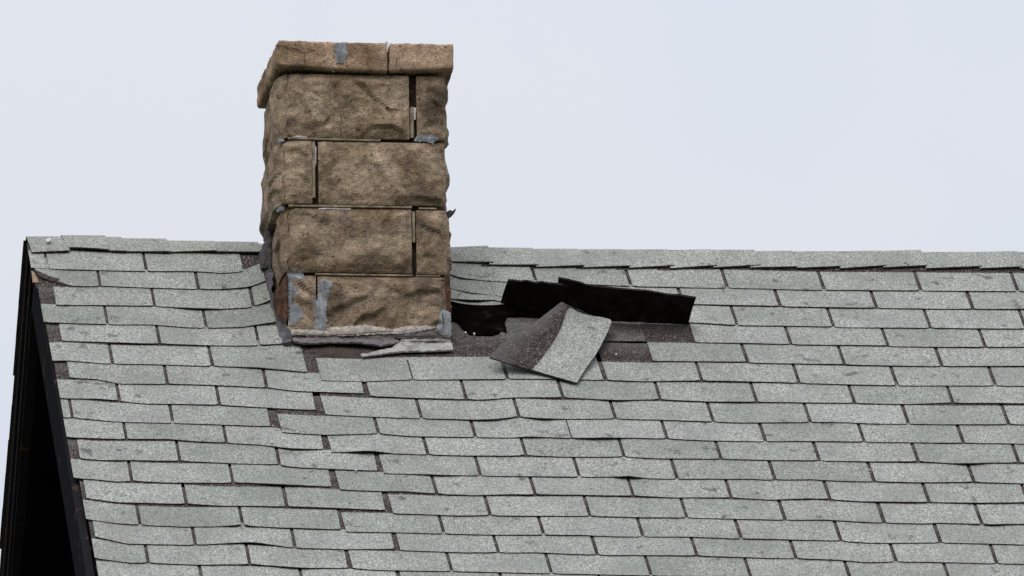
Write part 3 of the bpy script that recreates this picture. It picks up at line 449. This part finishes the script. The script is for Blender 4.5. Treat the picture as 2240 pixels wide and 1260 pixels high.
PB = [interp(R4B, lerp(R4B[0][0], R4B[-1][0], j / 12)) for j in range(13)]
UB = [lerp(R4B[0][0], R4B[-1][0], j / 12) for j in range(13)]
P = [[rp(u - .02 * d, v - d + 1.94 * (lf := .004 * (1 - d / .03) ** 2 if d < .03 else 0), .0048 + lf - .05 * d) for u, v in zip(UB, PB)] for d in (0, .006, .012, .02, .03, .06)]
m.grid(P, None, 0, .8, flip=True); dn = (rp(0, 0, 0) - rp(0, 0, 1)) * TH
m.grid([[p + dn for p in r_] for r_ in P], None, 1); m.strip(P[0], [p + dn for p in P[0]], 1); m.strip([r_[-1] for r_ in P], [r_[-1] + dn for r_ in P], 1)
m.build('curled_shingle', [M_SHB, M_EDGE], roof_o)
for u, v in NAILS:
    m = MB(); c = m.vert(rp(u, v, .018)); ring = [m.vert(rp(u + .0034 * math.cos(t * .628), v + .0034 * math.sin(t * .628) * 1.6, .016)) for t in range(10)]; r2 = [m.vert(rp(u + .0034 * math.cos(t * .628), v + .0034 * math.sin(t * .628) * 1.6, .004)) for t in range(10)]
    for t in range(10): m.face((c, ring[t], ring[(t + 1) % 10])); m.face((ring[t], r2[t], r2[(t + 1) % 10], ring[(t + 1) % 10]))
    m.build('nail', [M_NAIL], roof_o)
patch('bare_wood', WOOD, rp, flat(.002), [M_WOOD], roof_o, HOUSE, .001, .0005, 5, .004, .0006, .001)
patch('torn_edge', LIP, rp, flat(.007), [M_DARK, M_EDGE], roof_o, HOUSE, .003, .003, 6, .006)

# ------------------------------------------------------------------ chimney
chim = empty('stone_chimney', CHIM)
tag(chim, 'weathered tan stone block chimney with a cracked cap rising from the shingle roof', 'chimney')
DEP = .425
def rock(a, z, bx, seed):
    """split-face relief of a block front, out of its face; bx = (a0, a1, z0, z1)"""
    e = min(a - bx[0], bx[1] - a, z - bx[2], bx[3] - z)
    w = sm(0, .030, e)
    wx, wz = .035 * noise.noise(Vector((a * 12, z * 12, seed * 3.3))), .03 * noise.noise(Vector((a * 12, z * 12, seed * 3.3 + 9)))
    f1 = noise.voronoi(Vector(((a + wx) * 7 + seed * 5.1, (z + wz) * 11.5, seed * 1.9)))[0][0]
    f2 = noise.voronoi(Vector(((a - wz) * 15 - seed * 2.1, (z + wx) * 22, seed * 4.9)))[0][0]
    n1 = noise.noise(Vector((a * 8 + seed * 5.1, z * 10, seed))); n3 = noise.noise(Vector((a * 60, z * 75, seed * 1.3)))
    tt = z * 9 + 1.5 * noise.noise(Vector((a * 6 + seed * 3.7, z * 6, seed * 7.7))) + .5 * noise.noise(Vector((a * 17, z * 17, seed * 2.2)))
    fr = tt - math.floor(tt); lip = (1 - fr) * sm(0, .26, fr) * 1.1
    mk = sm(-.12, .22, noise.noise(Vector((a * 5.5 + seed, z * 9, seed * 6.1))))
    st = -.002 + .009 * n1 + .015 * f1 + .007 * f2 + .019 * lip * mk
    n5 = noise.noise(Vector((a * 130, z * 140, seed * 1.1)))
    return max(-.006, st * w) + .0014 * n3 + .0010 * n5
FRONTS = []
def front_surf(a, z):
    for bx, sd_ in FRONTS:
        if bx[0] <= a <= bx[1] and bx[2] <= z <= bx[3]: return rock(a, z, bx, sd_)
    return -.007
LEFT_IN = {1: -.017, 3: -.015, 5: -.002, 7: .002}     # how far each course's left end stands back
def block(name, a0, a1, z0, z1, d0, d1, mat, seed, faces='fl', res=.0065, soft=.007, skew=0.0, amp=1.0):
    """block from across a0..a1, up z0..z1, depth d0..d1 (0 = front plane)"""
    m = MB(); bx = (a0, a1, z0, z1)
    na, nz_, nd = (max(3, int((a1 - a0) / res)), max(3, int((z1 - z0) / res)), max(3, int((d1 - d0) / res)))
    idx = {}
    def vt(i, j, k_):
        key = (i, j, k_)
        if key in idx: return idx[key]
        a, z, d = lerp(a0, a1, i / na), lerp(z0, z1, j / nz_), lerp(d0, d1, k_ / nd)
        off = -d; aa = a; zz = z
        if k_ == 0 and 'f' in faces: off += rock(a, z, bx, seed) * amp
        if i == 0 and 'l' in faces: aa -= rock(d, z, (d0, d1, z0, z1), seed + 11) * .55 - LEFT_IN.get(seed % 40, 0) * sm(0, .10, d)
        if i == na and 'r' in faces: aa += rock(d, z, (d0, d1, z0, z1), seed + 23) * amp * .9
        # worn arrises
        if soft:
            ea = min(i, na - i) / na * (a1 - a0); ez = min(j, nz_ - j) / nz_ * (z1 - z0); ed = d - d0
            nn = .5 + .5 * N3((a * 40, z * 40, d * 40), 1, seed)
            if 'l' in faces and k_ == 0:
                w = sm(.060, 0, a - a0); off -= .020 * w * w * (.45 + 1.1 * nn)
            if 'l' in faces and i == 0:
                w = sm(.060, 0, ed); aa += .016 * w * w * (.45 + 1.1 * nn)
            if 'r' in faces and k_ == 0:
                w = sm(.02, 0, a1 - a); off -= soft * .5 * w * (.5 + nn)
            if k_ == 0: off -= .003 * sm(.006, 0, ez) * (.4 + nn)
            zz += (.0025 * sm(.01, 0, ez)) * (nn - .5) * (1 if j * 2 > nz_ else -1)
        idx[key] = m.vert(fp(aa + skew * (z - z0), zz, off)); return idx[key]
    for i in range(na):
        for j in range(nz_):
            m.face((vt(i, j, 0), vt(i + 1, j, 0), vt(i + 1, j + 1, 0), vt(i, j + 1, 0))); m.face((vt(i, j, nd), vt(i, j + 1, nd), vt(i + 1, j + 1, nd), vt(i + 1, j, nd)))
    for k_ in range(nd):
        for j in range(nz_):
            m.face((vt(0, j, k_), vt(0, j + 1, k_), vt(0, j + 1, k_ + 1), vt(0, j, k_ + 1))); m.face((vt(na, j, k_), vt(na, j, k_ + 1), vt(na, j + 1, k_ + 1), vt(na, j + 1, k_)))
        for i in range(na):
            m.face((vt(i, 0, k_), vt(i, 0, k_ + 1), vt(i + 1, 0, k_ + 1), vt(i + 1, 0, k_))); m.face((vt(i, nz_, k_), vt(i + 1, nz_, k_), vt(i + 1, nz_, k_ + 1), vt(i, nz_, k_ + 1)))
    return m.build(name, [mat], chim, CHIM, smooth=False)
BO = {}
spec = {'a': ('fl', .20, 1), 'b': ('fr', DEP, 2), 'c': ('fl', DEP, 3), 'd': ('fr', .20, 4), 'e': ('fl', .20, 5), 'f': ('fr', DEP, 6), 'g': ('f', DEP, 7), 'h': ('fr', .20, 8)}
for kx, (fc, dp, sd_) in spec.items():
    q = BLOCKS[kx]
    a0, a1 = (q[0][0] + q[3][0]) / 2, (q[1][0] + q[2][0]) / 2; z0, z1 = (q[2][1] + q[3][1]) / 2, (q[0][1] + q[1][1]) / 2
    FRONTS.append(((a0, a1, z0, z1), sd_))
    BO[kx] = block('block', a0, a1, z0, z1, 0, dp, M_ST[sd_ % 3], sd_, fc)
    if dp < .3:                                               # the blocks behind it in the same course
        if 'l' in fc:
            block('block', a0, a0 + .19, z0, z1, .21, DEP, M_ST[(sd_ + 1) % 3], sd_ + 40, 'l', .012)
            block('block', a0 + .2, a1, z0, z1, .23, DEP, M_ST[sd_ % 3], sd_ + 50, '', .04, 0)
        else:
            block('block', a1 - .19, a1, z0, z1, .21, DEP, M_ST[(sd_ + 1) % 3], sd_ + 40, 'r', .012)
            block('block', a0, a1 - .2, z0, z1, .23, DEP, M_ST[sd_ % 3], sd_ + 50, '', .04, 0)
# mortar: a dark recessed core, and tooled joints standing a little proud of it
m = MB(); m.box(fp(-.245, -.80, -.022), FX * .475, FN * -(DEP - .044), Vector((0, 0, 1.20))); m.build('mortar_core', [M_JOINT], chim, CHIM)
def joint(pl, d, name='mortar', mat=M_MORT, seed=1):
    q = MB(); (a0, z0), (a1, z1), w = pl
    L = math.hypot(a1 - a0, z1 - z0); n = max(2, int(L / .012)); A, B, C_, D_ = [], [], [], []
    nx, nzv = -(z1 - z0) / L, (a1 - a0) / L
    for i in range(n + 1):
        t = i / n; a, z = lerp(a0, a1, t), lerp(z0, z1, t); e = w / 2 * (1 + .25 * N3((a, z, 0), 60, seed)); j = .0015 * N3((a, z, 3), 40, seed)
        A.append(fp(a - nx * e, z - nzv * e, d + j - .012)); B.append(fp(a - nx * e * .6, z - nzv * e * .6, d + j)); C_.append(fp(a + nx * e * .6, z + nzv * e * .6, d + j)); D_.append(fp(a + nx * e, z + nzv * e, d + j - .012))
    q.grid([A, B, C_, D_]); return q.build(name, [mat], chim, CHIM, smooth=False)
joint(((-.235, .1925), (.055, .1895), .009), .003, seed=1)
joint(((-.235, -.0262), (.150, -.0262), .010), .003, seed=2)
joint(((.172, -.0285), (.228, -.0290), .008), .000, seed=3)
joint(((-.155, -.2472), (.150, -.2480), .008), .003, seed=4)
joint(((.160, -.2475), (.235, -.2470), .006), -.001, seed=5)
joint(((-.1545, .183), (-.1555, .000), .013), .002, seed=6)
joint(((.1555, .300), (.1545, .200), .015), .001, seed=7)
joint(((.1555, -.040), (.1555, -.140), .012), .001, seed=8)
# two-piece cap
def capstone(q, d0, d1, seed, left, lab):
    m = MB(); res = .008
    a0, a1 = q[0][0], q[1][0]
    na, nz_, nd = int((a1 - a0) / res), 11, 40; idx = {}
    def vt(i, j, k_):
        if (i, j, k_) in idx: return idx[(i, j, k_)]
        s, t = i / na, j / nz_
        zb, zt_ = lerp(q[3][1], q[2][1], s), lerp(q[0][1], q[1][1], s)
        a = lerp(lerp(q[3][0], q[0][0], t), lerp(q[2][0], q[1][0], t), s); z = lerp(zb, zt_, t); d = lerp(d0, d1, k_ / nd)
        if left and i == 0: a -= .020 * k_ / nd
        p = Vector((a * 30, z * 30, d * 30))
        r = .0012 * noise.noise(p + Vector((seed, 0, 0))) + .0016 * noise.noise(p * 3.3)
        ea = min(i, na - i) * res; ez = min(j, nz_ - j) * .008
        if k_ in (0, nd): d += (-r if k_ == 0 else r) + (.002 * sm(.009, 0, ez) * (1 if k_ == 0 else -1))
        if i in (0, na): a += r * (-1 if i == 0 else 1) + (.006 * sm(.012, 0, ez) * (1 if i == 0 else -1) if (left and i == 0) else 0)
        if j == nz_: z += r * 1.3 - (.012 * sm(.05, 0, a - a0) * sm(.0, .05, d - d0) if left else 0)
        if left and i == 0: a += .010 * max(0, N3((0, z * 26, d * 16), 1, 4)) ; 
        if left and k_ == 0 and i < 4: d += .006 * (1 - i / 4) * (.5 + N3((z * 60, 0, 0), 1, 2))
        if not left and i == 0: a += .003 * N3((0, z * 90, d * 20), 1, 3)
        if left and i == na: a += .003 * N3((0, z * 90, d * 20), 1, 5)
        idx[(i, j, k_)] = m.vert(fp(a, z, -d)); return idx[(i, j, k_)]
    for i in range(na):
        for j in range(nz_):
            m.face((vt(i, j, 0), vt(i + 1, j, 0), vt(i + 1, j + 1, 0), vt(i, j + 1, 0))); m.face((vt(i, j, nd), vt(i, j + 1, nd), vt(i + 1, j + 1, nd), vt(i + 1, j, nd)))
    for k_ in range(nd):
        for j in range(nz_):
            m.face((vt(0, j, k_), vt(0, j + 1, k_), vt(0, j + 1, k_ + 1), vt(0, j, k_ + 1))); m.face((vt(na, j, k_), vt(na, j, k_ + 1), vt(na, j + 1, k_ + 1), vt(na, j + 1, k_)))
        for i in range(na):
            m.face((vt(i, 0, k_), vt(i, 0, k_ + 1), vt(i + 1, 0, k_ + 1), vt(i + 1, 0, k_))); m.face((vt(i, nz_, k_), vt(i + 1, nz_, k_), vt(i + 1, nz_, k_ + 1), vt(i, nz_, k_ + 1)))
    o = m.build('cap_stone', [M_CAP], chim, CHIM, smooth=True); o['label'] = lab; return o
capl = capstone(CAPL, -.025, DEP + .02, 1, True, 'longer left cap stone with grey sealant smear and hairline cracks')
capr = capstone(CAPR, -.025, DEP + .02, 2, False, 'shorter right cap stone beside the open crack')
# sealant, paint, rust and flashing on the face
fs = lambda a, z: front_surf(a, z)
def ap(a, b, off):                                            # down the face, then out over the shingles
    p = fp(a, max(b, -.462), off)
    if b < -.462:
        q = rp(a - .499, .6648 + (-.462 - b), off); t = sm(0, .02, -.462 - b); p = (p + Vector((0, -1, -1)) * (-.462 - b) * .7).lerp(q, t)
    return p
def fpatch(key, name, mats, par, thick=.004, bump=.002, seed=1, surf=None, mapf=None, **kw):
    kw.setdefault('jit', .0024 if 'smear' in name else .0012); kw.setdefault('gap', .0055)
    return patch(name, [tuple(p) for p in SMEARS[key]], mapf or fp, surf or fs, mats, par, CHIM, thick, bump, seed, **kw)
fpatch('cap', 'sealant_smear', [M_SEAL], capl, .003, .002, 1, lambda a, z: .026)
fpatch('jr', 'sealant_smear', [M_SEAL], BO['b'], .006, .002, 2, lambda a, z: max(0, front_surf(a, z)))
fpatch('jl', 'sealant_smear', [M_SEAL], BO['a'], .004, .002, 3, lambda a, z: max(-.022, front_surf(a, z)) - .004)
fpatch('jl2', 'sealant_smear', [M_SEAL], BO['c'], .004, .002, 4, lambda a, z: -.018)
for i, key in enumerate(('w1', 'w2')): fpatch(key, 'sealant_bead', [M_LIGHT], chim, .003, .001, 5 + i, lambda a, z: max(-.002, front_surf(a, z)), gap=.004, jit=.0008)
for i, key in enumerate(('w3', 'w4')): fpatch(key, 'sealant_bead', [M_LIGHT], chim, .003, .001, 8 + i, lambda a, z: -.004, gap=.004, jit=.0006)
fpatch('w5', 'sealant_bead', [M_LIGHT], capl, .002, .001, 12, lambda a, z: .022, gap=.004, jit=.0006)
fpatch('w6', 'sealant_bead', [M_LIGHT], chim, .002, .001, 13, lambda a, z: .004, gap=.004, jit=.0006)
fpatch('s1', 'sealant_smear', [M_SEAL], BO['g'], .003, .0018, 14, lambda a, z: max(-.012, front_surf(a, z)) + .001)
fpatch('s2', 'sealant_smear', [M_SEAL], BO['h'], .004, .0018, 15, lambda a, z: max(.0, front_surf(a, z)) + .001)
fpatch('rustl', 'rust_plate', [M_RUST], chim, .003, .002, 16, lambda a, z: .008 - max(0, -.243 - a) * 2.0)
fpatch('rustr', 'rust_plate', [M_RUST], chim, .003, .001, 17, lambda a, z: .012)
fpatch('under', 'apron_shade_strip', [M_DARKW], chim, .002, .002, 19, lambda a, z: .004, mapf=ap)  # dark strip painted as the shade under the apron edge, no separate part
fpatch('apr', 'flashing', [M_APL], chim, .003, .004, 21, lambda a, z: .012 + .004 * sm(-.48, -.54, z), cut=.004, mapf=ap)
fpatch('apron', 'flashing', [M_APR], chim, .005, .005, 20, lambda a, z: .014 + .010 * sm(-.47, -.53, z) + .004 * N3((a, z, 0), 18, 4), cut=.004, mapf=ap)
fpatch('white', 'paint_band', [M_WHITE], chim, .004, .003, 18, lambda a, z: max(.020, front_surf(a, z) + .003), gap=.0055, jit=.002, mapf=ap)
fpatch('s3', 'sealant_smear', [M_SEAL], chim, .003, .0015, 22, lambda a, z: max(.018, front_surf(a, z) + .003), mapf=ap)
def crack(l, off, par, w=.0016, mapf=fp):
    q = MB(); pts = []
    for (a, b_), (c, d) in zip(l, l[1:]):
        n = max(1, int(math.hypot(c - a, d - b_) / .004))
        pts += [(lerp(a, c, i / n) + rnd.uniform(-.0008, .0008), lerp(b_, d, i / n) + rnd.uniform(-.0008, .0008)) for i in range(n)]
    pts.append(l[-1]); A, B = [], []
    for i, (a, z) in enumerate(pts):
        o_ = off(a, z) if callable(off) else off; e = w * .5 * (1 if i < len(pts) - 2 else .3)
        A.append(mapf(a - e, z - e, o_)); B.append(mapf(a + e, z + e, o_))
    q.strip(A, B); q.build('crack', [M_JOINT], par, CHIM)
for l in CRACKS: crack([tuple(p) for p in l], .0275, capl if l[0][0] < .07 else capr)
for l in ACRACK: crack([tuple(p) for p in l], lambda a, z: (.030 if z < -.455 else .032) + .010 * sm(-.47, -.53, z), chim, .0026, ap)
for l in CRACK2: crack([tuple(p) for p in l], lambda a, z: front_surf(a, z) + .0015, BO['a'], .0013)
# tar flashing up the left side
def resample(l, n):
    d = [0]
    for a, b in zip(l, l[1:]): d.append(d[-1] + math.hypot(b[0] - a[0], b[1] - a[1]))
    out = []
    for i in range(n):
        s = d[-1] * i / (n - 1)
        for j in range(len(l) - 1):
            if s <= d[j + 1] + 1e-9:
                t = (s - d[j]) / max(1e-9, d[j + 1] - d[j]); out.append((lerp(l[j][0], l[j + 1][0], t), lerp(l[j][1], l[j + 1][1], t))); break
    return out
n = 46; A, B = resample(TAROUT, n), resample(TARIN, n); P = []
for w in range(9):
    row = []
    for i in range(n):
        t = w / 8; h = .007 + .034 * t ** 1.5 * min(1, (i + 2) / 9) + .005 * N3((A[i][0] + t * .05, A[i][1], t * .05), 40, 3) + (.004 * N3((i * .9, t * 3, 0)))
        u, v = lerp(A[i][0], B[i][0], t), lerp(A[i][1], B[i][1], t); row.append(rp(u + .012 * N3((i * .35, t, 5)) * (t - .3) - .08 * (h - .007), v + 1.94 * (h - .007), h))
    P.append(row)
m = MB(); m.grid(P, None, 0); m.strip(P[0], [p + (rp(0, 0, -.008) - rp(0, 0, 0)) for p in P[0]], 0); m.strip([r_[0] for r_ in P], [r_[0] + (rp(0, 0, -.010) - rp(0, 0, 0)) for r_ in P], 0)
m.strip(P[-1], [p + (rp(0, 0, -.05) - rp(0, 0, 0)) for p in P[-1]], 0)
m.build('flashing', [M_TAR], chim, CHIM)
patch('torn_flashing', [tuple(p) for p in TARUP], lambda a, z, h: fp(a, z, h), lambda a, z: -.30, [M_TAR], chim, CHIM, .008, .004, 31, .007, .0015, .03)
patch('torn_flashing', [tuple(p) for p in TARR], lambda a, z, h: fp(a, z, h), lambda a, z: -.12, [M_TAR], chim, CHIM, .006, .003, 32, .006, .001, .01)

# ------------------------------------------------------------------ shingles blown loose beside the chimney
def flap(name, hinge, tip, seed, label, extra=None):
    base = Vector(hinge[0]) + Vector((0, 0, HR)); root = None
    n = 26; nr = 6
    def along(l, t):
        x = t * (len(l) - 1); i = min(len(l) - 2, int(x)); return Vector(l[i]).lerp(Vector(l[i + 1]), x - i) + Vector((0, 0, HR))
    m = MB(); P = []
    for r_ in range(nr + 1):
        w = r_ / nr; row = []
        for j in range(n + 1):
            t = j / n; a, b = along(hinge, t), along(tip, t)
            p = a.lerp(b, w); up = Vector((0, -.25, .97))
            row.append(p + up * (.006 * math.sin(math.pi * w)) + up * .0035 * w * N3((t * 7, w * 2, seed * 5)) + up * .0016 * w * N3((t * 40, w * 3, seed)))
        P.append(row)
    up = Vector((0, -.35, .93)) * .005
    m.grid(P, None, 1); Q = [[p + up for p in r_] for r_ in P]; m.grid(Q, None, 0, .5, flip=True)
    m.strip(P[-1], Q[-1], 2); m.strip([r_[0] for r_ in P], [r_[0] for r_ in Q], 2); m.strip([r_[-1] for r_ in P], [r_[-1] for r_ in Q], 2); m.strip(P[0], Q[0], 2)
    o = m.build(name, [M_SHB, M_UNDER, M_EDGE], None, base); o.location = base
    tag(o, label, 'shingle', 'shingles blown loose beside the chimney')
    return o
flap('lifted_shingle', FLAPA[0], FLAPA[1], 1, 'short lifted shingle nearest the chimney showing its black underside')
flap('lifted_shingle', FLAPB[0], FLAPB[1], 2, 'long lifted shingle showing its black underside, right of the shorter lifted one')
# torn shingle lying askew: curved sheet, dark covered half and light weathered half
TB = Vector(TORN[0][2]) + Vector((0, 0, HR))
def bez(row, t):                                              # smooth through the measured points
    x = t * (len(row) - 1); i = min(len(row) - 2, int(x)); f_ = x - i
    p0, p1, p2, p3 = (Vector(row[max(0, i - 1)]), Vector(row[i]), Vector(row[i + 1]), Vector(row[min(len(row) - 1, i + 2)]))
    return .5 * ((2 * p1) + (p2 - p0) * f_ + (2 * p0 - 5 * p1 + 4 * p2 - p3) * f_ ** 2 + (3 * p1 - p0 - 3 * p2 + p3) * f_ ** 3)
n1, n2 = 30, 24; P, D = [], []
for i in range(n1 + 1):
    cols_ = [[tuple(r_[c]) for r_ in TORN] for c in range(5)]
    row = [tuple(bez(cols_[c], i / n1)) for c in range(5)]
    P.append([bez(row, j / n2) + Vector((0, 0, HR)) for j in range(n2 + 1)])
    D.append([.131 + (.5 - j / n2) * .3 for j in range(n2 + 1)])
m = MB(); m.grid(P, D, 0, .62, flip=False)
nn = (rp(0, 0, 0) - rp(0, 0, 1)) * .0045; Q = [[p + nn for p in r_] for r_ in P]
m.grid(Q, None, 1, .5, flip=True); m.strip(P[0], Q[0], 2); m.strip(P[-1], Q[-1], 2); m.strip([r_[0] for r_ in P], [r_[0] for r_ in Q], 2); m.strip([r_[-1] for r_ in P], [r_[-1] for r_ in Q], 2)
o = m.build('torn_shingle', [M_SH, M_UNDER, M_EDGE], None, TB); o.location = TB
tag(o, 'torn half dark half light grey shingle lying askew below the lifted shingles', 'shingle', 'shingles blown loose beside the chimney')

# small things on the roof
m = MB(); pts = [rp(u, v, H0 + .004 + .002 * (i == 1)) for i, (u, v) in enumerate(TWIG)]; ax_ = (pts[-1] - pts[0]).normalized(); s1_ = ax_.cross(Vector((0, -PS, PC))); s2_ = s1_.cross(ax_)
rg = [[p + (s1_ * math.cos(t * 1.0472) + s2_ * math.sin(t * 1.0472)) * (.0017 - .0004 * i) for t in range(7)] for i, p in enumerate(pts)]
m.grid(rg); twb = pts[1]; o = m.build('twig', [M_LIGHT], None, twb); o.location = twb
tag(o, 'tiny pale twig caught across a dark slot between shingles', 'twig')
patch('white_speck', SPECK, rp, flat(.021), [M_LIGHT], roof_o, HOUSE, .002, .0008, 41, .004, .0006)
